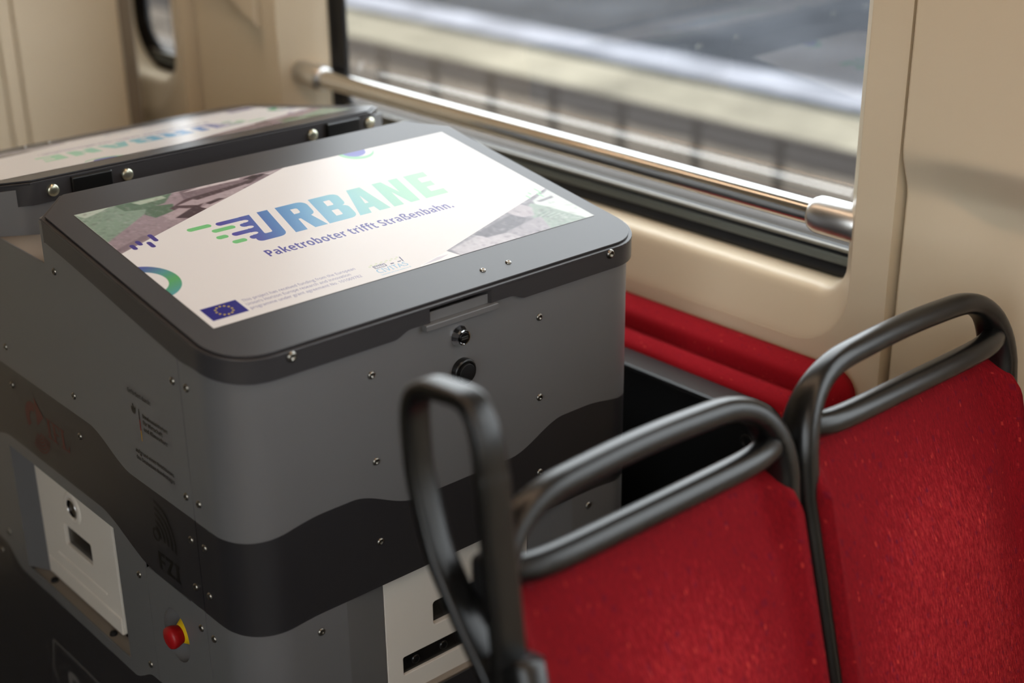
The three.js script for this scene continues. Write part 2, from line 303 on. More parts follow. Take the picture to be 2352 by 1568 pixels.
// ───────────────────────── delivery robot ─────────────────────────
const RX = 0.903, RZ = -1.5715, XL = 0.613, XR = 1.193, ZFr = -1.113, CR = 0.055;
const TAN = Math.tan(R(9.455)), lidY = (z) => 1.0537 + (-1.109 - z) * TAN;         // lid surface of the front box
const printTex = canvas(2048, 1152, (c, W, H) => {
  c.scale(W / 1600, H / 900);
  c.fillStyle = '#f4f0ee'; c.fillRect(0, 0, 1600, 900);
  const poly = (pts, fill) => { c.fillStyle = fill; c.beginPath(); pts.forEach(([x, y], i) => i ? c.lineTo(x, y) : c.moveTo(x, y)); c.closePath(); c.fill(); };
  // photo corner, top left (muted mauve and green print of folded hands over paper)
  c.save(); c.beginPath(); c.moveTo(0, 0); c.lineTo(840, 0); c.lineTo(0, 333); c.closePath(); c.clip();
  c.filter = 'blur(3px)'; c.fillStyle = '#a39198'; c.fillRect(0, 0, 900, 340);
  poly([[0, 0], [370, 0], [0, 240]], '#8fa593');
  const blob = (x, y, w, h, a, col) => { c.save(); c.translate(x, y); c.rotate(a); c.fillStyle = col; c.beginPath(); c.ellipse(0, 0, w, h, 0, 0, 7); c.fill(); c.restore(); };
  for (let i = 0; i < 500; i++) { const x = rnd() * 840, y = rnd() * 330; blob(x, y, 3 + rnd() * 14, 2 + rnd() * 7, rnd() * 3, rnd() < 0.5 ? 'rgba(70,58,66,0.05)' : 'rgba(225,215,218,0.07)'); }
  poly([[0, 0], [130, 0], [90, 20], [20, 42]], '#c3cfc0'); poly([[150, 0], [370, 0], [310, 60], [230, 75], [160, 55]], '#667e69'); poly([[210, 6], [330, 4], [335, 28], [230, 34]], '#b4c2ae');
  poly([[240, 60], [330, 80], [310, 130], [225, 150], [205, 110]], '#5f7762'); poly([[300, 110], [400, 60], [430, 120], [395, 150], [330, 175]], '#5a484e'); poly([[335, 100], [470, 62], [500, 110], [400, 130]], '#b9a7ad');
  poly([[250, 150], [330, 120], [380, 150], [300, 200], [260, 190]], '#bba9ae'); poly([[280, 185], [390, 130], [420, 180], [340, 215]], '#4f3f46'); poly([[400, 150], [560, 110], [590, 140], [470, 185], [420, 180]], '#c4b2b6');
  poly([[430, 130], [560, 100], [565, 112], [440, 145]], '#4a3c42'); poly([[400, 0], [470, 0], [640, 20], [800, 0], [830, 0], [720, 48], [640, 60], [480, 70], [380, 66]], '#85747b'); poly([[400, 18], [640, 14], [650, 0], [480, 0]], '#d8ccce'); poly([[395, 66], [640, 40], [720, 8], [742, 14], [660, 58], [420, 92]], '#54464c');
  poly([[450, 95], [640, 58], [660, 74], [520, 130]], '#b5a5aa'); poly([[610, 82], [665, 70], [680, 96], [640, 105]], '#8d7d84'); poly([[665, 66], [735, 40], [760, 52], [700, 78]], '#8d7d84'); poly([[650, 18], [700, 4], [740, 8], [745, 20], [690, 30]], '#3b3036');
  poly([[745, 12], [830, 0], [760, 28]], '#c9bec1'); poly([[0, 330], [150, 262], [120, 250], [0, 300]], '#8b7a82');
  for (let i = 0; i < 900; i++) { const x = rnd() * 840, y = rnd() * 330; blob(x, y, 2 + rnd() * 12, 1.5 + rnd() * 5, rnd() * 3, rnd() < 0.5 ? 'rgba(60,48,56,0.10)' : 'rgba(228,218,222,0.11)'); }
  c.filter = 'none'; c.restore();
  // photo corner, bottom right
  c.save(); c.beginPath(); c.moveTo(1600, 628); c.lineTo(1600, 900); c.lineTo(960, 900); c.lineTo(938, 850); c.closePath(); c.clip();
  c.filter = 'blur(4px)'; c.fillStyle = '#8f8a92'; c.fillRect(900, 600, 700, 300);
  for (let i = 0; i < 400; i++) blob(940 + rnd() * 660, 620 + rnd() * 280, 4 + rnd() * 22, 3 + rnd() * 9, rnd() * 3, rnd() < 0.5 ? 'rgba(40,36,46,0.10)' : 'rgba(240,236,240,0.12)');
  poly([[1480, 690], [1600, 640], [1600, 900], [1480, 900], [1440, 800]], '#dfe9e2'); poly([[1400, 740], [1460, 700], [1500, 760], [1540, 860], [1560, 900], [1330, 900], [1380, 820]], '#9fb0a4'); poly([[1330, 700], [1420, 690], [1440, 730], [1400, 790], [1330, 770]], '#bdb4ba');
  poly([[960, 850], [1150, 800], [1330, 860], [1300, 900], [960, 900]], '#c9c4ca'); poly([[1100, 800], [1330, 740], [1360, 790], [1280, 850], [1130, 840]], '#6c6770'); poly([[1220, 840], [1420, 800], [1380, 900], [1240, 900]], '#aaa4ac'); poly([[1490, 700], [1580, 690], [1570, 705], [1500, 712]], '#77727a');
  for (let i = 0; i < 14; i++) poly([[1400 + i * 8, 800 + i * 5], [1470 + i * 6, 780 + i * 8], [1468 + i * 6, 786 + i * 8], [1402 + i * 8, 806 + i * 5]], i % 2 ? '#c3d2c8' : '#7f9085');
  for (let i = 0; i < 500; i++) blob(940 + rnd() * 660, 620 + rnd() * 280, 3 + rnd() * 16, 2 + rnd() * 6, rnd() * 3, rnd() < 0.45 ? 'rgba(44,40,50,0.13)' : 'rgba(245,242,245,0.15)');
  c.filter = 'none'; c.restore();
  poly([[938, 853], [958, 900], [785, 900], [800, 888]], '#fbf9f8'); poly([[800, 893], [880, 872], [930, 873], [880, 888]], '#d9d3dd');
  const pill = (x0, y0, x1, y1, w, col) => { c.strokeStyle = col; c.lineWidth = w; c.lineCap = 'round'; c.beginPath(); c.moveTo(x0, y0); c.lineTo(x1, y1); c.stroke(); };
  for (const [x, a, b] of [[55, 300, 322], [84, 283, 302], [113, 307, 335], [142, 260, 300]]) pill(x, a, x, b, 17, '#4a3f8f');
  for (const [x, a, b] of [[1490, 645, 662], [1515, 628, 640], [1543, 648, 680], [1560, 612, 645]]) pill(x, a, x, b, 11, '#a9e0b4');
  // ring at the left edge and disc at the top edge
  let g = c.createLinearGradient(0, 440, 60, 660); g.addColorStop(0, '#5b5cae'); g.addColorStop(0.35, '#5f9fa0'); g.addColorStop(0.6, '#63b26e'); g.addColorStop(1, '#5fa6c0');
  c.strokeStyle = g; c.lineWidth = 40; c.beginPath(); c.arc(-38, 549, 96, -1.3, 1.3); c.stroke();
  c.fillStyle = '#9ad9b0'; c.beginPath(); c.arc(1166, -5, 78, 0, 7); c.fill(); c.fillStyle = '#f7f4f3'; c.beginPath(); c.arc(1180, -22, 72, 0, 7); c.fill(); c.fillStyle = '#7478c8'; c.beginPath(); c.arc(1160, -8, 52, 0, 7); c.fill();
  // big word
  g = c.createLinearGradient(400, 0, 1270, 0); g.addColorStop(0, '#5a55a8'); g.addColorStop(0.14, '#5a86c4'); g.addColorStop(0.3, '#72aedb'); g.addColorStop(0.5, '#8fd0dc'); g.addColorStop(0.7, '#a6e0cb'); g.addColorStop(1, '#b7ecc2');
  for (const [x0, x1, y] of [[385, 480, 297], [452, 476, 344], [392, 462, 390], [432, 456, 438]]) pill(x0, y, x1, y, 26, g);
  for (const [x0, x1, y] of [[277, 344, 290], [345, 410, 337], [332, 352, 387], [362, 392, 440]]) pill(x0, y, x1, y, 24, '#7fd089');
  c.save(); c.transform(1, 0, -0.21, 1, 0.21 * 478, 0);
  const P = (pts, holes = []) => { c.fillStyle = g; c.beginPath(); for (const q of [pts, ...holes]) { q.forEach(([x, y, bx, by], i) => i ? (bx === undefined ? c.lineTo(x, y) : c.quadraticCurveTo(bx, by, x, y)) : c.moveTo(x, y)); c.closePath(); } c.fill('evenodd'); };
  P([[502, 280], [545, 280], [545, 445], [512, 478, 545, 478], [455, 478], [428, 460, 432, 478], [428, 283], [470, 283], [470, 425], [478, 434, 470, 434], [494, 434], [502, 425, 502, 434]]);
  P([[576, 280], [660, 280], [700, 315, 698, 282], [700, 360], [680, 388, 700, 382], [708, 478], [656, 478], [634, 394], [624, 394], [624, 478], [576, 478]], [[[624, 318], [640, 318], [652, 330, 652, 318], [652, 344], [640, 356, 652, 356], [624, 356]]]);
  P([[716, 280], [800, 280], [838, 312, 838, 282], [838, 348], [820, 376, 838, 370], [840, 404, 840, 382], [840, 444], [804, 478, 840, 478], [716, 478]], [[[764, 318], [786, 318], [792, 326, 792, 318], [792, 350], [786, 358, 792, 358], [764, 358]], [[764, 394], [786, 394], [793, 402, 793, 394], [793, 430], [786, 438, 793, 438], [764, 438]]]);
  P([[884, 280], [944, 280], [982, 478], [932, 478], [926, 440], [902, 440], [897, 478], [847, 478]], [[[906, 404], [922, 404], [914, 340]]]);
  P([[998, 280], [1040, 280], [1072, 385], [1072, 280], [1116, 280], [1116, 478], [1074, 478], [1042, 373], [1042, 478], [998, 478]]);
  P([[1144, 280], [1242, 280], [1242, 322], [1192, 322], [1192, 358], [1234, 358], [1234, 398], [1192, 398], [1192, 436], [1250, 436], [1250, 478], [1144, 478]]);
  c.restore();
  c.fillStyle = '#f4f0ee'; for (const [x, y] of [[468, 320], [460, 367], [448, 414]]) { c.beginPath(); c.ellipse(x, y, 17, 9.5, 0, 0, 7); c.fill(); }
  // tag line
  c.save(); c.fillStyle = '#5753a4'; c.font = 'bold 66px sans-serif'; c.translate(398, 588); const tl = 'Paketroboter trifft Straßenbahn.', tw = c.measureText(tl).width; c.scale(795 / tw, 0.98); c.fillText(tl, 0, 0); c.restore();
  // EU flag
  c.fillStyle = '#2b2a86'; c.fillRect(22, 781, 126, 81); c.fillStyle = '#f3d64a';
  for (let i = 0; i < 12; i++) { const t = i * Math.PI / 6, x = 85 + 27 * Math.sin(t), y = 821 - 27 * Math.cos(t); c.beginPath(); for (let k = 0; k < 10; k++) { const rr = k % 2 ? 2.4 : 6, q = k * Math.PI / 5; c.lineTo(x + rr * Math.sin(q), y - rr * Math.cos(q)); } c.fill(); }
  const line = (t, x, y, w, px, col, font = 'sans-serif') => { c.save(); c.fillStyle = col; c.font = px + 'px ' + font; c.translate(x, y); c.scale(w / c.measureText(t).width, 1); c.fillText(t, 0, 0); c.restore(); };
  line('This project has received funding from the European', 162, 806, 430, 22, '#8a86b4'); line('Union’s Horizon Europe research and innovation', 160, 832, 396, 22, '#8a86b4'); line('programme under grant agreement No. 101069782', 158, 858, 424, 22, '#8a86b4');
  line('CIVITAS', 640, 868, 126, 36, '#7fb9e0'); line('Sustainable and smart mobility for all', 640, 884, 122, 10, '#9ccbe6');
  c.strokeStyle = '#3a3c6a'; c.lineWidth = 3; c.strokeRect(650, 818, 46, 16); for (let i = 0; i < 5; i++) { c.fillStyle = '#6b6d98'; c.fillRect(653 + i * 8, 821, 5, 6); } c.fillStyle = '#3a3c6a'; c.fillRect(714, 828, 14, 6); c.fillRect(744, 828, 14, 5); pill(770, 806, 764, 834, 4, '#3a3c6a');
  for (let i = 0; i < 12; i++) blob(640 + i * 11, 815 - (i * 7 % 13), 5, 4, 0, 'rgba(215,225,190,0.8)');
});
M.print = std('#dedede', 0.26, { specularIntensity: 0.42, map: printTex });

const robot = thing('delivery_robot', 'grey parcel delivery robot with two sloping lids, dark wave bands and rounded corners', 'robot', [RX, 0, RZ]);
{
  const half = (z) => Math.abs(z - RZ), side = (x) => Math.min(Math.abs(x - XL), Math.abs(x - XR)) < 0.03;
  const capY = (x, z) => lidY(RZ + half(z)) - 0.012;                       // under the lid
  const onEnd = (z) => half(z) > 0.40;
  const bandTop = (x, z) => { const s = lerp(0.8745, 0.8455, sstep(0.125, 0.222, half(z))); if (!onEnd(z)) return s; const v = Math.abs(x - RX); return lerp(lerp(0.829, 0.8575, sstep(0.07, 0.155, v)), 0.8455, sstep(0.19, 0.285, v)); };
  const bandBot = (x, z) => onEnd(z) ? lerp(0.738, 0.7325, sstep(0.2, 0.28, Math.abs(x - RX))) : lerp(0.765, 0.732, sstep(0.125, 0.25, half(z)));
  const lowTop = (x, z) => lerp(0.543, 0.568, sstep(0.16, 0.215, half(z)));
  const base = () => 0.16;
  const ZS = -1.2087, ZBk = 2 * RZ - ZFr;
  const mirrorZ = (pts) => pts.map(({ x, z }) => ({ x, z: 2 * RZ - z })).reverse();
  const frontPath = [...seg(XL, ZS + 0.0008, XL, ZFr - CR), ...arc(XL + CR, ZFr - CR, CR, 180, 90).slice(1), ...seg(XL + CR, ZFr, XR - CR, ZFr).slice(1), ...arc(XR - CR, ZFr - CR, CR, 90, 0).slice(1), ...seg(XR, ZFr - CR, XR, ZS + 0.0008).slice(1)];
  const leftPath = (a, b) => seg(XL, a, XL, b), rightPath = (a, b) => seg(XR, b, XR, a);
  const core = [box(XL + 0.004, XR - 0.004, 0.2, 0.53, ZBk + 0.06, ZFr - 0.06, 0), box(XL + 0.03, XR - 0.03, 0.53, 1.05, ZBk + 0.06, ZFr - 0.04, 0), box(XL + 0.06, XR - 0.06, 0.2, 1.0, ZBk + 0.04, ZFr - 0.03, 0)];
  part('inner_box', core, M.core, robot);
  const cut = (path, x0, x1) => [path.filter((p) => p.x <= x0 + 1e-6 || p.z < ZFr - 0.02 && p.x < RX), path.filter((p) => p.x >= x1 - 1e-6 || p.z < ZFr - 0.02 && p.x > RX)];
  // front panel with a recessed bay between x = 0.733 and 1.073, and the back panel
  const bx0 = 0.733, bx1 = 2 * RX - bx0;
  const fp = frontPath.slice(); fp.push(); const withBay = fp.map((p) => Math.abs(p.z - ZFr) < 1e-6 && Math.abs(p.x - bx0) < 0.0031 ? { x: bx0, z: ZFr } : Math.abs(p.z - ZFr) < 1e-6 && Math.abs(p.x - bx1) < 0.0031 ? { x: bx1, z: ZFr } : p);
  const backPath = mirrorZ(frontPath);
  const [fL, fR] = cut(withBay, bx0, bx1);
  const fpan = part('front_panel', wrap(withBay, bandTop, capY), M.gray, robot);
  part('dark_band', wrap(withBay, bandBot, bandTop), M.dark, fpan, 'near-black wavy band');
  for (const q of [fL, fR]) part('lower_panel', wrap(q, lowTop, bandBot), M.gray, fpan);
  part('base_panel', wrap(withBay, base, lowTop), M.dark, fpan);
  const bpan = part('back_panel', wrap(backPath, bandTop, capY), M.gray, robot);
  part('dark_band', wrap(backPath, bandBot, bandTop), M.dark, bpan, 'near-black wavy band');
  part('lower_panel', wrap(backPath, lowTop, bandBot), M.gray, bpan);
  part('base_panel', wrap(backPath, base, lowTop), M.dark, bpan);
  // side panels; ledge height between the two boxes
  const LED = 1.056, zn = -1.506, zfn = 2 * RZ - zn, zs2 = 2 * RZ - ZS;
  const sideTop = (x, z) => z > zn || z < zfn ? capY(x, z) : LED;
  for (const [mk, name] of [[leftPath, 'left'], [rightPath, 'right']]) {
    const pan = part('side_panel', [wrap(mk(zs2 + 0.0008, zfn), bandTop, capY), wrap(mk(zfn, zn), bandTop, () => LED), wrap(mk(zn, ZS - 0.0008), bandTop, capY)], M.gray, robot);
    part('dark_band', wrap(mk(zs2 + 0.0008, ZS - 0.0008), bandBot, bandTop), M.dark, pan, 'near-black wavy band');
    part('base_panel', wrap(mk(zs2 + 0.0008, ZS - 0.0008), base, lowTop), M.dark, pan);
    if (name === 'left') {
      const za = -1.712, zb = -1.418, ya = 0.5605, yb = 0.747, ea = -1.3435, eb = -1.240;
      part('lower_panel', [wrap(mk(zs2 + 0.0008, za), lowTop, bandBot), wrap(mk(za, zb), (x, z) => yb, bandBot), wrap(mk(za, zb), lowTop, () => ya), wrap(mk(zb, ea - 0.0008), lowTop, bandBot), wrap(mk(eb, ZS - 0.0008), lowTop, bandBot)], M.gray, pan);
      // bay walls (splayed) and ledge
      const o = [[za, ya], [zb, ya], [zb, yb], [za, yb]].map(([z, y]) => V(XL, y, z)), i = [[za + 0.028, 0.558], [zb - 0.036, 0.558], [zb - 0.036, yb - 0.004], [za + 0.028, yb - 0.004]].map(([z, y]) => V(XL + 0.019, y, z));
      const wallq = (a, b) => loft([[o[a], o[b]], [i[a], i[b]]]);
      part('bay_wall', [wallq(3, 0), wallq(1, 2), wallq(2, 3)], M.gray, pan);
      part('bay_ledge', box(XL + 0.0005, XL + 0.022, 0.5535, 0.5575, za + 0.004, zb - 0.004, 0.001), M.ledge, pan, 'bare metal ledge under the white plate');
      // e-stop insert panel with dished recess
      const cz = -1.284, cy = 0.664, rr = 0.029, hole = []; for (let k = 0; k < 40; k++) hole.push([cz + rr * Math.cos(k * Math.PI / 20), cy + rr * 1.18 * Math.sin(k * Math.PI / 20)]);
      const es = part('stop_button_panel', sheetX([[ea, 0.569], [eb, 0.569], [eb, 0.7305], [ea + 0.006, 0.7305], [ea, 0.7245]], [hole], XL, 0.002), M.gray, pan);
    }
    else part('lower_panel', wrap(mk(zs2 + 0.0008, ZS - 0.0008), lowTop, bandBot), M.gray, pan);
  }
  // dish, yellow collar and red mushroom of the stop button
  {
    const cz = -1.284, cy = 0.664, rr = 0.029, rows = [];
    for (let j = 0; j <= 8; j++) { const t = j / 8, s = Math.cos(t * 1.15), row = []; for (let k = 0; k <= 40; k++) { const q = k * Math.PI / 20; row.push(V(XL + 0.0005 + 0.017 * Math.sin(t * Math.PI / 2), cy + rr * 1.19 * s * Math.sin(q), cz + rr * 1.01 * s * Math.cos(q))); } rows.push(row); }
    rows.push(rows[8].map(() => V(XL + 0.0175, cy, cz)));
    const b = part('stop_button', loft(rows), M.gray, robot, 'red mushroom stop button on a yellow collar in a dish');
    part('collar', lathe([[0, 0], [0.0165, 0], [0.0165, 0.003], [0.011, 0.011], [0, 0.011]], V(XL + 0.015, cy, cz), V(-1, 0, 0), 36), M.yellow, b, 'yellow collar');
    part('button_cap', lathe([[0.0095, 0.008], [0.0105, 0.010], [0.0132, 0.018], [0.0138, 0.0225], [0.0125, 0.026], [0.007, 0.0278], [0, 0.028]], V(XL + 0.015, cy, cz), V(-1, 0, 0), 36), M.red, b, 'red button cap');
  }
  // ledge between the boxes and the inner box walls with chamfered corners
  part('ledge', box(XL + 0.001, XR - 0.001, LED - 0.006, LED - 0.0005, zfn, zn, 0.001), M.ledge, robot, 'bare metal ledge between the two boxes');
  const inner = [...seg(XL + 0.001, zn, XL + 0.042, -1.531, 0.02), ...seg(XL + 0.042, -1.531, XR - 0.042, -1.531, 0.1).slice(1), ...seg(XR - 0.042, -1.531, XR - 0.001, zn, 0.02).slice(1)].reverse();
  for (const p of [inner, mirrorZ(inner)]) part('box_back', wrap(p, () => LED - 0.001, (x, z) => lidY(RZ + half(z)) - 0.01), M.gray, robot);
  // white plates in the bays
  {
    const zc = RZ, w = 0.109, slot = rrect(zc - 0.0385, zc + 0.0385, 0.6345, 0.666, 0.003, 4);
    const pl = part('access_plate', sheetX(rrect(zc - w, zc + w, 0.564, 0.7455, 0.006, 5), [slot], XL + 0.0175, 0.006, 0.001), M.white, robot, 'white access plate with a dark slot');
    part('slot_window', box(XL + 0.0215, XL + 0.026, 0.633, 0.668, zc - 0.04, zc + 0.04, 0), M.black, pl, 'dark display slot');
    part('ring_socket', lathe([[0.0135, 0.0], [0.0135, 0.0035], [0.0155, 0.0055], [0.0205, 0.0055], [0.022, 0.003], [0.022, 0]], V(XL + 0.0195, 0.703, zc), V(-1, 0, 0), 40), M.white, pl);
    part('lens', lathe([[0, 0.0035], [0.011, 0.003], [0.0118, 0.0042], [0.0136, 0.0042], [0.0136, 0]], V(XL + 0.0195, 0.703, zc), V(-1, 0, 0), 36), M.black, pl, 'glossy dark round lens');
    part('lens_ring', new THREE.TorusGeometry(0.0127, 0.0009, 8, 40).rotateY(Math.PI / 2).translate(XL + 0.0148, 0.703, zc), M.chrome, pl, 'thin chrome ring');
    part('ridge', box(XL + 0.0152, XL + 0.0182, 0.606, 0.6095, zc - 0.07, zc + 0.07, 0.0014), M.white, pl);
    part('foot_lip', sheetX([[zc - 0.104, 0.564], [zc + 0.104, 0.564], [zc + 0.104, 0.588], [zc - 0.104, 0.588]], [], XL + 0.0155, 0.003, 0.001), M.white, pl);
    for (const z of [zc - 0.085, zc + 0.085]) part('plate_bolt', lathe([[0, 0.004], [0.004, 0.004], [0.005, 0.002], [0.005, 0]], V(XL + 0.011, 0.5575, z), V(0, 1, 0), 16), M.core, pl);
  }
  {
    const zp = ZFr - 0.0175, w = 0.109;
    const o = [[bx0, 0.30], [bx1, 0.30], [bx1, 0.7385], [bx0, 0.7385]].map(([x, y]) => V(x, y, ZFr)), i = [[RX - w - 0.001, 0.31], [RX + w + 0.001, 0.31], [RX + w + 0.001, 0.7375], [RX - w - 0.001, 0.7375]].map(([x, y]) => V(x, y, zp + 0.001));
    const q = (a, b) => loft([[o[a], o[b]], [i[a], i[b]]]);
    part('bay_wall', [q(3, 0), q(1, 2), q(2, 3)], M.gray, robot);
    const pl = part('access_plate', sheetZ(rrect(RX - w, RX + w, 0.50, 0.7365, 0.003, 4), [rrect(RX - 0.0395, RX + 0.0395, 0.6405, 0.672, 0.004, 4), rrect(RX - 0.086, RX + 0.086, 0.5915, 0.616, 0.002, 3)], zp - 0.006, 0.006, 0.001), M.white, robot, 'white access plate with a dark slot and a black sensor bar');
    part('slot_window', box(RX - 0.041, RX + 0.041, 0.639, 0.674, zp - 0.010, zp - 0.006, 0), M.black, pl, 'dark display slot');
    part('sensor_bar', box(RX - 0.088, RX + 0.088, 0.590, 0.618, zp - 0.007, zp - 0.003, 0), M.black, pl, 'black sensor bar');
    for (const x of [RX - 0.066, RX - 0.024, RX + 0.024, RX + 0.066]) part('sensor_lens', lathe([[0, 0.002], [0.003, 0.0018], [0.0035, 0.003], [0.0052, 0.003], [0.0058, 0.001], [0.0058, 0]], V(x, 0.604, zp - 0.0035), V(0, 0, 1), 24), M.plastic, pl);
    part('foot_strip', box(RX - w, RX + w, 0.552, 0.566, zp, zp + 0.010, 0.002), M.ledge, pl);
  }
  // lids: built over the front box, then turned round for the rear box
  const LXL = 0.609, LXR = 1.199, zF = -1.109, zBk = -1.5345, ch = 0.0445, lr = 0.057, cosA = Math.cos(R(9.455));
  const outline = (e) => { const a0 = LXL + e, a1 = LXR - e, b0 = -zF + e, b1 = -zBk - e, r = lr - e, c = ch - e * 0.3, out = []; // (x, -z) anticlockwise
    for (let i = 0; i <= 12; i++) { const t = R(180 + 90 * i / 12); out.push([a0 + r + r * Math.cos(t), b0 + r + r * Math.sin(t)]); }
    for (let i = 0; i <= 12; i++) { const t = R(270 + 90 * i / 12); out.push([a1 - r + r * Math.cos(t), b0 + r + r * Math.sin(t)]); }
    out.push([a1, b1 - c], [a1 - c, b1], [a0 + c, b1], [a0, b1 - c]); return out; };
  const onLid = (g, up) => { // extruded in (x, -z, height) → lid plane
    const p = g.attributes.position; for (let i = 0; i < p.count; i++) { const x = p.getX(i), nz = p.getY(i), h = p.getZ(i); p.setXYZ(i, x, lidY(-nz) + h + up, -nz); } g.computeVertexNormals(); return g; };
  const plate = (e, d, b) => new THREE.ExtrudeGeometry(shapeOf(outline(e)), { depth: d, bevelEnabled: true, bevelSize: b, bevelThickness: b, bevelOffset: -b, bevelSegments: 2, steps: 1 });
  const lid = part('lid', onLid(plate(0, 0.0016, 0.0007), -0.0052), M.lid, robot, 'dark grey sloping lid with a printed poster');
  part('cover_sheet', onLid(plate(0.0042, 0.0012, 0.0005), -0.0019), M.lid, lid);
  // rim
  const P = outline(0.0004).map(([x, nz]) => ({ x, z: -nz })), iF0 = 12, iF1 = 13;
  const lidTop = (x, z) => lidY(z) - 0.0042;
  const drop = (x, z) => { if (z > zF - 0.004) { const v = Math.abs(x - RX); return lidY(z) - lerp(0.0215, 0.0285, sstep(0.070, 0.092, v)); } return lidY(z) - lerp(0.030, 0.034, sstep(-1.45, -1.2, z)) * (1 - 0.15 * sstep(-1.20, -1.165, z)); };
  const hs0 = 0.8585, hs1 = 0.9445;
  const leftRim = [...seg(LXL + 0.0004, zBk + ch, LXL + 0.0004, zF - lr, 0.01), ...P.slice(0, 13).slice(1), ...seg(LXL + lr, zF - 0.0004, hs0, zF - 0.0004, 0.004).slice(1)];
  const rightRim = [...seg(hs1, zF - 0.0004, LXR - lr, zF - 0.0004, 0.004), ...P.slice(13, 26).slice(1), ...seg(LXR - 0.0004, zF - lr, LXR - 0.0004, zBk + ch, 0.01).slice(1)];
  const backRim = [...seg(LXR - 0.0004, zBk + ch, LXR - ch, zBk + 0.0004, 0.02), ...seg(LXR - ch, zBk + 0.0004, LXL + ch, zBk + 0.0004, 0.02).slice(1), ...seg(LXL + ch, zBk + 0.0004, LXL + 0.0004, zBk + ch, 0.02).slice(1)];
  part('rim', [wrap(leftRim, drop, lidTop), wrap(rightRim, drop, lidTop), wrap(backRim, (x, z) => lidY(z) - 0.031, lidTop)], M.lid, lid);
  // hand recess in the front of the rim
  part('hand_recess', [box(hs0 - 0.004, hs1 + 0.004, lidY(zF) - 0.027, lidY(zF) - 0.005, zF - 0.055, zF - 0.05, 0), loft([[V(hs0, lidTop(0, zF), zF), V(hs0, drop(0.9, zF), zF)], [V(hs0 + 0.016, lidTop(0, zF), zF - 0.03), V(hs0 + 0.016, drop(0.9, zF), zF - 0.03)]]), loft([[V(hs1, lidTop(0, zF), zF), V(hs1, drop(0.9, zF), zF)], [V(hs1 - 0.016, lidTop(0, zF), zF - 0.03), V(hs1 - 0.016, drop(0.9, zF), zF - 0.03)]])], M.lid, lid);
  const tray = sheetZ([[hs0 - 0.0085, -0.012], [hs0 - 0.0085, 0], [hs0 + 0.012, 0.026], [hs0 + 0.024, 0.034], [hs1 - 0.024, 0.034], [hs1 - 0.012, 0.026], [hs1 + 0.0065, 0], [hs1 + 0.0065, -0.012]], [], 0, 0.0052, 0.0008); tray.rotateX(-Math.PI / 2); tray.translate(0, 1.0258, zF + 0.001 - 0.0085);
  part('handle_plate', [tray, box(hs0 + 0.010, hs1 - 0.012, 1.031, 1.0375, zF - 0.046, zF - 0.0425, 0.001)], M.gray, lid, 'grey finger plate');
  // poster
  const q = new THREE.PlaneGeometry(0.531, 0.2988, 1, 1); q.rotateX(-Math.PI / 2 + R(9.455)); const zc = -(1.3457) * cosA; q.translate(0.9072, lidY(zc) + 0.00015, zc);
  part('poster', q, M.print, lid, 'white printed poster with a large blue-green word');
  // fixings
  const scr = (s) => [[0, 0.0009 * s], [0.0017 * s, 0.0009 * s], [0.0019 * s, 0.0021 * s], [0.0034 * s, 0.0019 * s], [0.0045 * s, 0.0006 * s], [0.0045 * s, -0.001]];
  const screw = (at, dir, parent, s = 1, mat = M.screw) => part('screw', lathe(scr(s), at, dir, 18), mat, parent);
  for (const x of [0.6852, 1.1286]) screw(V(x, 1.0448, zF + 0.0002), V(0, 0, 1), lid, 1.25);
  for (const x of [0.9586, 0.9963]) screw(V(x, lidY(-1.1395), -1.1395), V(0, 1, 0.16), lid, 0.8);
  const mx = (x) => 2 * RX - x;
  for (const x of [0.678, 0.776, 1.0536, 1.15]) part('hinge_bolt', lathe([[0, 0.004], [0.002, 0.0042], [0.0062, 0.0038], [0.0078, 0.0018], [0.0078, -0.001]], V(mx(x), lidY(zBk) - 0.0172, zBk - 0.0002), V(0, 0, -1), 24), M.zinc, lid);
  for (const [a, b] of [[0.7015, 0.755], [1.0755, 1.131]]) part('hinge_flap', box(mx(b), mx(a), lidY(zBk) - 0.034, lidY(zBk) - 0.0055, zBk - 0.0055, zBk + 0.002, 0.0022), M.plastic, lid);
  const lid2 = lid.clone(); lid2.rotation.y = Math.PI; robot.add(lid2); lid2.name = 'lid';
  // screws of the body panels
  for (const [x, y] of [[0.782, 0.994], [1.019, 0.994], [0.782, 0.893], [1.019, 0.893], [0.782, 0.794], [1.019, 0.794], [0.698, 0.7155], [1.101, 0.7175]]) screw(V(x, y, ZFr), V(0, 0, 1), fpan);
  for (const [z, y] of [[-1.4816, 1.0528], [-1.6676, 0.9022], [-1.6663, 0.85], [-1.4767, 0.8995], [-1.224, 1.0026], [-1.1955, 1.0044], [-1.2222, 0.8694], [-1.1958, 0.8709], [-1.4759, 0.8468], [-1.2225, 0.8163], [-1.194, 0.8187], [-1.2238, 0.7568], [-1.194, 0.7593], [-1.2214, 0.7052], [-1.1947, 0.7045], [-1.3627, 0.7085], [-1.3627, 0.5828], [-1.7652, 0.5924], [-1.8057, 0.5448]])
    screw(V(XL, y, z), V(-1, 0, 0), robot);
  // lock and push button
  const lk = part('lock', lathe([[0.0125, 0], [0.0125, 0.0015], [0.0088, 0.0085], [0.0076, 0.0088], [0.0074, 0.006], [0, 0.006]], V(0.901, 1.0048, ZFr), V(0, 0, 1), 14, true), M.chrome, robot, 'chrome key lock');
  part('lock_core', lathe([[0.0066, 0.004], [0.0066, 0.0088], [0.0058, 0.0095], [0, 0.0095]], V(0.901, 1.0048, ZFr), V(0, 0, 1), 28), M.black, lk);
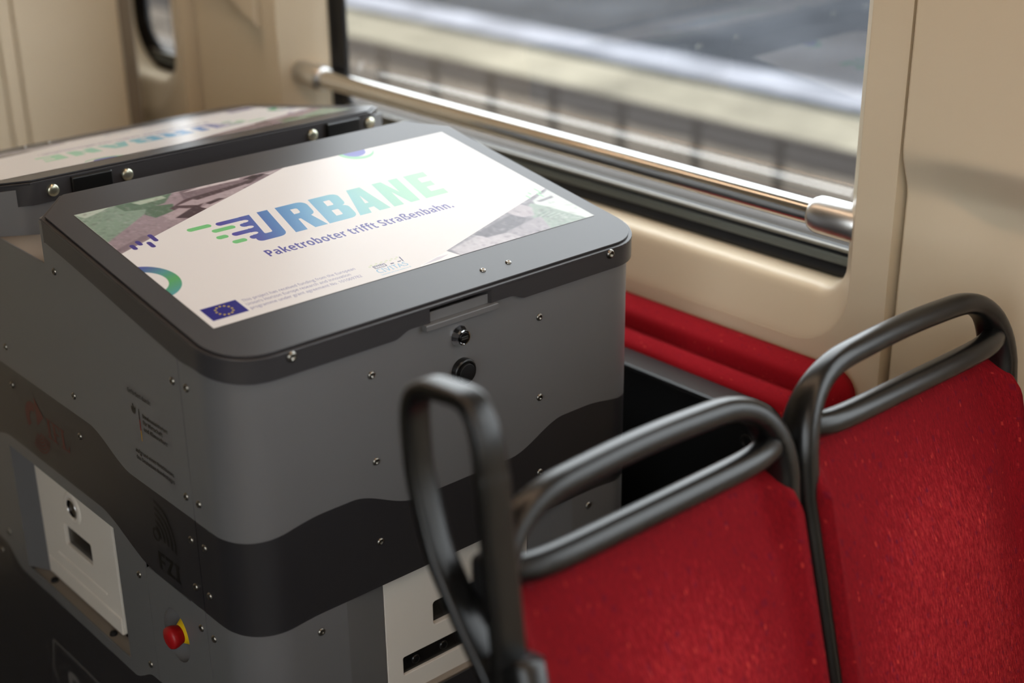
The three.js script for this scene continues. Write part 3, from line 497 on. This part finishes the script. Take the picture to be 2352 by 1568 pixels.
  part('keyway', [box(0.8965, 0.9055, 1.0052, 1.0062, ZFr + 0.009, ZFr + 0.0103, 0), box(0.8965, 0.9055, 1.0028, 1.0038, ZFr + 0.009, ZFr + 0.0103, 0)], M.screw, lk);
  const pb = part('push_button', lathe([[0.0152, 0], [0.0152, 0.006], [0.0138, 0.0078], [0.0112, 0.0078], [0.0108, 0.0062]], V(0.9035, 0.9624, ZFr), V(0, 0, 1), 40), M.plastic, robot, 'round black push button');
  part('button_cap', lathe([[0.0106, 0.004], [0.0106, 0.0096], [0.0098, 0.0105], [0, 0.0107]], V(0.9035, 0.9624, ZFr), V(0, 0, 1), 40), M.plasticRough, pb);
  // printed marks on the side
  const decal = (name, z0, z1, y0, y1, w, h, draw, label) => {
    const t = canvas(w, h, draw), g = new THREE.PlaneGeometry(z1 - z0, y1 - y0); g.rotateY(-Math.PI / 2); g.translate(XL - 0.0004, (y0 + y1) / 2, (z0 + z1) / 2);
    return part(name, g, std('#ffffff', 0.4, { map: t, transparent: true }), robot, label);
  };
  decal('funding_mark', -1.336, -1.240, 0.868, 0.966, 960, 980, (c) => {
    const line = (t, x, y, w, px) => { c.save(); c.fillStyle = '#060606'; c.font = 'bold ' + px + 'px sans-serif'; c.translate(x, y); c.scale(w / c.measureText(t).width, 1); c.fillText(t, 0, 0); c.restore(); };
    line('Gefördert durch:', 45, 112, 520, 78);
    line('Bundesministerium', 330, 330, 560, 72); line('für Wirtschaft', 330, 410, 430, 72); line('und Klimaschutz', 330, 490, 520, 72);
    line('aufgrund eines Beschlusses', 70, 830, 850, 72); line('des Deutschen Bundestages', 70, 915, 850, 72);
    c.fillStyle = '#141414'; c.fillRect(250, 250, 18, 130); c.fillStyle = '#8a1a14'; c.fillRect(250, 380, 18, 130); c.fillStyle = '#b98a12'; c.fillRect(250, 510, 18, 130);
    c.fillStyle = '#141414'; c.beginPath(); c.ellipse(140, 300, 22, 52, 0, 0, 7); c.fill(); for (const s of [-1, 1]) for (let k = 0; k < 5; k++) { c.save(); c.translate(140, 285); c.rotate(s * (0.5 + k * 0.35)); c.fillRect(-7, 5, 14, 62 - k * 4); c.restore(); } c.beginPath(); c.arc(134, 238, 15, 0, 7); c.fill();
  }, 'small black ministry funding lettering with an eagle emblem');
  decal('institute_mark', -1.640, -1.490, 0.768, 0.858, 750, 450, (c) => {
    const K = '#520f0b'; c.fillStyle = K; c.strokeStyle = K; c.lineWidth = 62; c.beginPath(); c.arc(150, 190, 95, 2.5, 5.0); c.stroke();
    c.beginPath(); c.moveTo(190, 10); c.lineTo(300, 120); c.lineTo(190, 215); c.closePath(); c.fill();
    for (let k = 0; k < 6; k++) { c.lineWidth = 11; c.beginPath(); c.arc(190, 240, 45 + k * 22, 0.2, 2.2); c.stroke(); }
    c.font = 'bold 190px serif'; c.save(); c.translate(330, 240); c.scale(1.0, 1.0); c.fillText('IFL', 0, 0); c.restore();
  }, 'dark red arrow emblem with the letters IFL');
  decal('research_mark', -1.312, -1.252, 0.742, 0.838, 300, 480, (c) => {
    const K = '#0a0c09'; c.strokeStyle = K; c.fillStyle = K; for (let k = 0; k < 5; k++) { c.lineWidth = 17; c.beginPath(); c.arc(40, 250, 50 + k * 42, -1.5, 0.15); c.stroke(); } c.beginPath(); c.arc(40, 250, 34, 0, 7); c.lineWidth = 14; c.stroke();
    c.font = 'bold 160px sans-serif'; c.save(); c.translate(20, 470); c.scale(260 / c.measureText('FZI').width, 1); c.fillText('FZI', 0, 0); c.restore();
  }, 'faint black arcs emblem with the letters FZI');
  decal('partner_mark', -1.70, -1.46, 0.30, 0.47, 960, 680, (c) => {
    c.strokeStyle = '#6d6a68'; c.lineWidth = 12; c.beginPath(); c.moveTo(960, 22); c.lineTo(140, 22); c.lineTo(80, 235); c.lineTo(160, 420); c.lineTo(160, 640); c.lineTo(960, 640); c.stroke();
    c.fillStyle = '#6d6a68'; c.font = 'bold 360px sans-serif'; c.fillText('SI', 250, 400);
  }, 'grey outlined mark with bold lettering');
  // running gear
  for (const x of [XL + 0.075, XR - 0.075]) for (const z of [ZFr - 0.19, ZBk + 0.19]) part('wheel', lathe([[0.03, -0.03], [0.12, -0.03], [0.132, -0.018], [0.132, 0.018], [0.12, 0.03], [0.03, 0.03]], V(x, 0.132, z), V(1, 0, 0), 36), M.rubber, robot);
}

// ───────────────────────── seats ─────────────────────────
const velvet = canvas(1024, 1024, (c, W, H) => {
  c.fillStyle = '#9c1220'; c.fillRect(0, 0, W, H);
  for (let i = 0; i < 26000; i++) { const x = rnd() * W, y = rnd() * H, l = 3 + rnd() * 9; c.fillStyle = rnd() < 0.5 ? 'rgba(60,0,10,0.16)' : 'rgba(205,60,62,0.13)'; c.fillRect(x, y, 1.4, l); }
  for (let i = 0; i < 260; i++) { const x = rnd() * W, y = rnd() * H, l = 4 + rnd() * 9; c.fillStyle = 'rgba(222,92,66,' + (0.25 + rnd() * 0.4) + ')'; c.fillRect(x, y, 3 + rnd() * 4, l); }
  for (let i = 0; i < 200; i++) { const x = rnd() * W, y = rnd() * H; c.fillStyle = 'rgba(70,10,60,0.22)'; c.fillRect(x, y, 4 + rnd() * 5, 5 + rnd() * 9); }
});
velvet.wrapS = velvet.wrapT = THREE.RepeatWrapping;
M.velvet = new THREE.MeshPhysicalMaterial({ color: '#ffffff', map: velvet, roughness: 0.9, sheen: 0.2, sheenColor: new THREE.Color('#e0485a'), sheenRoughness: 0.5, specularIntensity: 0.3 });
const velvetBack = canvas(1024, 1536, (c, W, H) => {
  c.fillStyle = '#740913'; c.fillRect(0, 0, W, H);  // dark base carries the shade along the backrest edges
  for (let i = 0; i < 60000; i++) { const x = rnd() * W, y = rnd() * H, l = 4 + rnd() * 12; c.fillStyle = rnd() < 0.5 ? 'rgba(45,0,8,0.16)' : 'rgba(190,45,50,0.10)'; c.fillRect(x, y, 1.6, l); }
  // paler single fibres in the middle: brighter light on the backrest painted in
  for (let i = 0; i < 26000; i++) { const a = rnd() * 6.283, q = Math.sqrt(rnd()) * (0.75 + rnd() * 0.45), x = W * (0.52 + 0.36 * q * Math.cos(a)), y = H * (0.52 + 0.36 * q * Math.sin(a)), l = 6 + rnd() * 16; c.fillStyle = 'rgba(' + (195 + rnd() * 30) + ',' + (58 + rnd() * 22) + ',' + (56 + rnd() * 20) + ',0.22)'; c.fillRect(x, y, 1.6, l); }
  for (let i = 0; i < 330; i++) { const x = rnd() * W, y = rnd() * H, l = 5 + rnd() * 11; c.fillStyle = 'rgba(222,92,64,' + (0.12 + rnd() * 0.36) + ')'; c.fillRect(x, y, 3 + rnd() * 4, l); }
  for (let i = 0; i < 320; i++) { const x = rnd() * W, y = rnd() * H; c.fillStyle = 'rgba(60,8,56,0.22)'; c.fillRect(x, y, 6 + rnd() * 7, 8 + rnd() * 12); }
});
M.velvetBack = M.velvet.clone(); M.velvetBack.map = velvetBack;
// padded cushion: outline points [a, b] scaled from the centre, front displaced by bulge(a, b, r)
function cushion(outline, ca, cb, place, bulge, thick, deep = 1.5) {
  const rows = [], K = 26, n = outline.length;
  for (let j = 0; j <= K; j++) {
    const r = 1 - (1 - j / K) ** 1; const row = [];
    for (let i = 0; i <= n; i++) { const [a, b] = outline[i % n], pa = ca + (a - ca) * Math.max(r, 1e-4), pb = cb + (b - cb) * Math.max(r, 1e-4); const e = Math.min(1, (1 - r) / 0.10), h = thick * (Math.sqrt(1 - (1 - e) ** 2) - 1); row.push(place(pa, pb, h + bulge(pa, pb))); }
    rows.push(row);
  }
  rows.push(outline.concat([outline[0]]).map(([a, b]) => place(a, b, -thick * 1.5 + bulge(a, b))));
  rows.push(outline.concat([outline[0]]).map(([a, b]) => place(ca + (a - ca) * 0.9, cb + (b - cb) * 0.9, -thick * deep)));
  rows.push(outline.concat([outline[0]]).map(() => place(ca, cb, -thick * deep)));
  const g = loft(rows); return worldUV(g, 0.34);
}
function corner(p0, c, p1, n = 8) { const o = []; for (let i = 0; i <= n; i++) { const t = i / n; o.push(p0.clone().multiplyScalar((1 - t) ** 2).addScaledVector(c, 2 * t * (1 - t)).addScaledVector(p1, t * t)); } return o; }
const ST = 0.2568, NB = V(0, 0.2487, 0.9686);
function tramSeat(cx, label, loopSide) {
  const s = thing('tram_seat', label, 'seat', [cx, 0, -0.55], null);
  const zc = (y) => -0.700 + (0.957 - y) * ST, zh = (y) => -0.738 - (y - 0.985) * ST;
  // backrest cushion
  const o = rrect(-0.180, 0.180, 0.43, 0.9765, 0.04, 8);
  const bulge = (x, y) => { const v = (y - 0.43) / 0.556, u = Math.abs(x) / 0.180; return -0.040 * sstep(0.66, 0.95, v) * sstep(1.0, 0.82, u) - 0.014 * sstep(1.0, 0.55, u) * sstep(0.95, 0.7, v); };
  part('backrest_cushion', cushion(o, 0, 0.7, (x, y, h) => V(cx + x, y + h * NB.y, zc(y) + h * NB.z), bulge, 0.022, 2.6), M.velvetBack, s, 'red speckled plush cushion, lit middle and shaded edges painted into the pile');
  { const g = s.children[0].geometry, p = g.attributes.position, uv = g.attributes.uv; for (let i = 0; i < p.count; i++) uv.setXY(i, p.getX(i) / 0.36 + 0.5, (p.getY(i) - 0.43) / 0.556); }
  // hooped frame with grab bar
  const L = -0.1795, T = 1.038, P = (x, y) => V(cx + x, y, zh(y) - 0.014 * sstep(0.995, 0.93, y)), path = [];
  for (let i = 0; i <= 16; i++) path.push(P(L, lerp(0.40, 0.955, i / 16)));
  path.push(...corner(P(L, 0.955), P(L + 0.006, T - 0.004), P(L + 0.085, T), 12).slice(1));
  for (let i = 1; i <= 10; i++) path.push(P(lerp(L + 0.085, -L - 0.085, i / 10), T + 0.003 * Math.sin(Math.PI * i / 10)));
  path.push(...corner(P(-L - 0.085, T), P(-L - 0.006, T - 0.004), P(-L, 0.955), 12).slice(1));
  for (let i = 1; i <= 16; i++) path.push(P(-L, lerp(0.955, 0.40, i / 16)));
  const m = path.length - 1, up = path.findIndex((p) => p.y > 0.965) / m, post = (t) => { const d = Math.min(t, 1 - t); return sstep(up + 0.14, up - 0.02, d); };
  const fr = part('frame', sweep(path, (t) => lerp(0.0118, 0.0145, post(t)), (t) => lerp(0.0135, 0.022, post(t)), NB, 22, 2.5), M.plastic, s, 'black moulded frame with a hooped grab bar');
  const bar = []; for (let i = 0; i <= 20; i++) { const x = lerp(L + 0.002, -L - 0.002, i / 20), e = Math.abs(x / L) ** 8; bar.push(V(cx + x, 0.985 + 0.004 * e, zh(0.985) + 0.007 - 0.017 * e)); }
  part('cross_bar', sweep(bar, 0.0125, 0.0135, NB, 20, 2.4), M.plastic, fr);
  part('back_shell', cushion(rrect(-0.178, 0.178, 0.42, 0.955, 0.03, 8), 0, 0.7, (x, y, h) => V(cx + x, y - h * NB.y, zh(y) - 0.046 - h * NB.z), () => 0, 0.016), M.plasticRough, s);
  // squab and pedestal
  const sq = rrect(-0.188, 0.188, -0.60, -0.16, 0.05, 8);
  part('seat_cushion', cushion(sq.map(([a, b]) => [a, -b]), 0, 0.38, (x, d, h) => V(cx + x, 0.455 + h + (0.38 - d) * -0.05, -d), () => 0, 0.03), M.velvet, s, 'red speckled plush squab');
  part('seat_shell', box(cx - 0.19, cx + 0.19, 0.375, 0.425, -0.60, -0.18, 0.02), M.plasticRough, s);
  part('pedestal', [box(cx - 0.06, cx + 0.06, 0, 0.38, -0.45, -0.32, 0.02), box(cx - 0.10, cx + 0.10, 0, 0.02, -0.50, -0.27, 0.008)], M.plasticRough, s);
  if (loopSide) {
    const x = cx - 0.205, dy = 0.014, q = [[-0.682, 0.86], [-0.690, 0.93], [-0.698, 1.0], [-0.705, 1.06], [-0.710, 1.11]].map(([z, y]) => V(x, y - dy, z));
    q.push(...corner(V(x, 1.115 - dy, -0.711), V(x, 1.166 - dy, -0.716), V(x, 1.168 - dy, -0.738), 8));
    q.push(...corner(V(x, 1.165 - dy, -0.770), V(x, 1.163 - dy, -0.802), V(x, 1.128 - dy, -0.8015), 8));
    q.push(...[[-0.799, 1.09], [-0.790, 1.055], [-0.776, 1.02], [-0.755, 0.990], [-0.735, 0.965], [-0.712, 0.94], [-0.694, 0.91]].map(([z, y]) => V(x, y - dy, z)));
    const lp = part('grab_loop', sweep(new THREE.CatmullRomCurve3(q).getPoints(90), 0.0068, (t) => lerp(0.0155, 0.0125, sstep(0.05, 0.35, t)) + 0.003 * sstep(0.8, 1, t), V(1, 0, 0), 22, 4), M.plastic, s, 'black upright grab loop');
    const post = []; for (let i = 0; i <= 10; i++) { const y = lerp(0.945, 0.42, i / 10); post.push(V(x + 0.003, y, zh(y) + 0.03)); }
    part('loop_post', sweep(post, 0.034, 0.017, V(1, 0, 0), 22, 3), M.plastic, lp);
    part('loop_bracket', box(x + 0.008, x + 0.035, 0.975, 1.012, -0.752, -0.718, 0.008), M.plasticRough, lp);
  }
  return s;
}
tramSeat(0.807, 'aisle seat with red plush back, black hooped frame and an upright grab loop', true);
tramSeat(1.1955, 'window seat with red plush back and black hooped frame against the beige wall', false);

// tip-up seat folded against the wall
{
  const s = thing('folding_seat', 'folded tip-up seat with black shell and red plush backrest under the large window', 'seat', [1.36, 0, -1.2]);
  const pad = (x0, y0, y1, z0, z1, t) => cushion(rrect(-z1, -z0, y0, y1, 0.035, 8), -(z0 + z1) / 2, (y0 + y1) / 2, (a, y, h) => V(x0 - h, y, -a), () => 0, t);
  part('backrest_cushion', pad(1.372, 0.48, 0.857, -1.46, -0.945, 0.026), M.velvet, s, 'red plush backrest');
  part('seat_cushion', pad(1.338, 0.45, 0.826, -1.44, -0.975, 0.02), M.velvet, s, 'red plush folded squab');
  const sh = rrect(-1.43, -1.0, 0.40, 0.812, 0.03, 6);
  part('shell', sheetX(sh, [], 1.300, 0.036, 0.006), M.plastic, s, 'black moulded seat shell');
  part('shell_rim', loft([[1.300, 0.0], [1.296, 0.004], [1.296, 0.020], [1.301, 0.024]].map(([x, d]) => rrect(-1.43 + d, -1.0 - d, 0.40 + d, 0.812 - d, 0.03 - d * 0.5, 6).map(([z, y]) => V(x, y, z))), true), M.plastic, s);
  part('pivot_boss', lathe([[0.004, 0.001], [0.006, 0.004], [0.011, 0.004], [0.013, 0]], V(1.2965, 0.772, -1.022), V(-1, 0, 0), 28), M.plasticRough, s);
  part('hinge_bracket', box(1.33, 1.419, 0.38, 0.44, -1.40, -1.03, 0.01), M.plasticRough, s);
}

scene.traverse((o) => { if (o.isMesh) o.castShadow = o.receiveShadow = true; });
renderer.render(scene, camera);
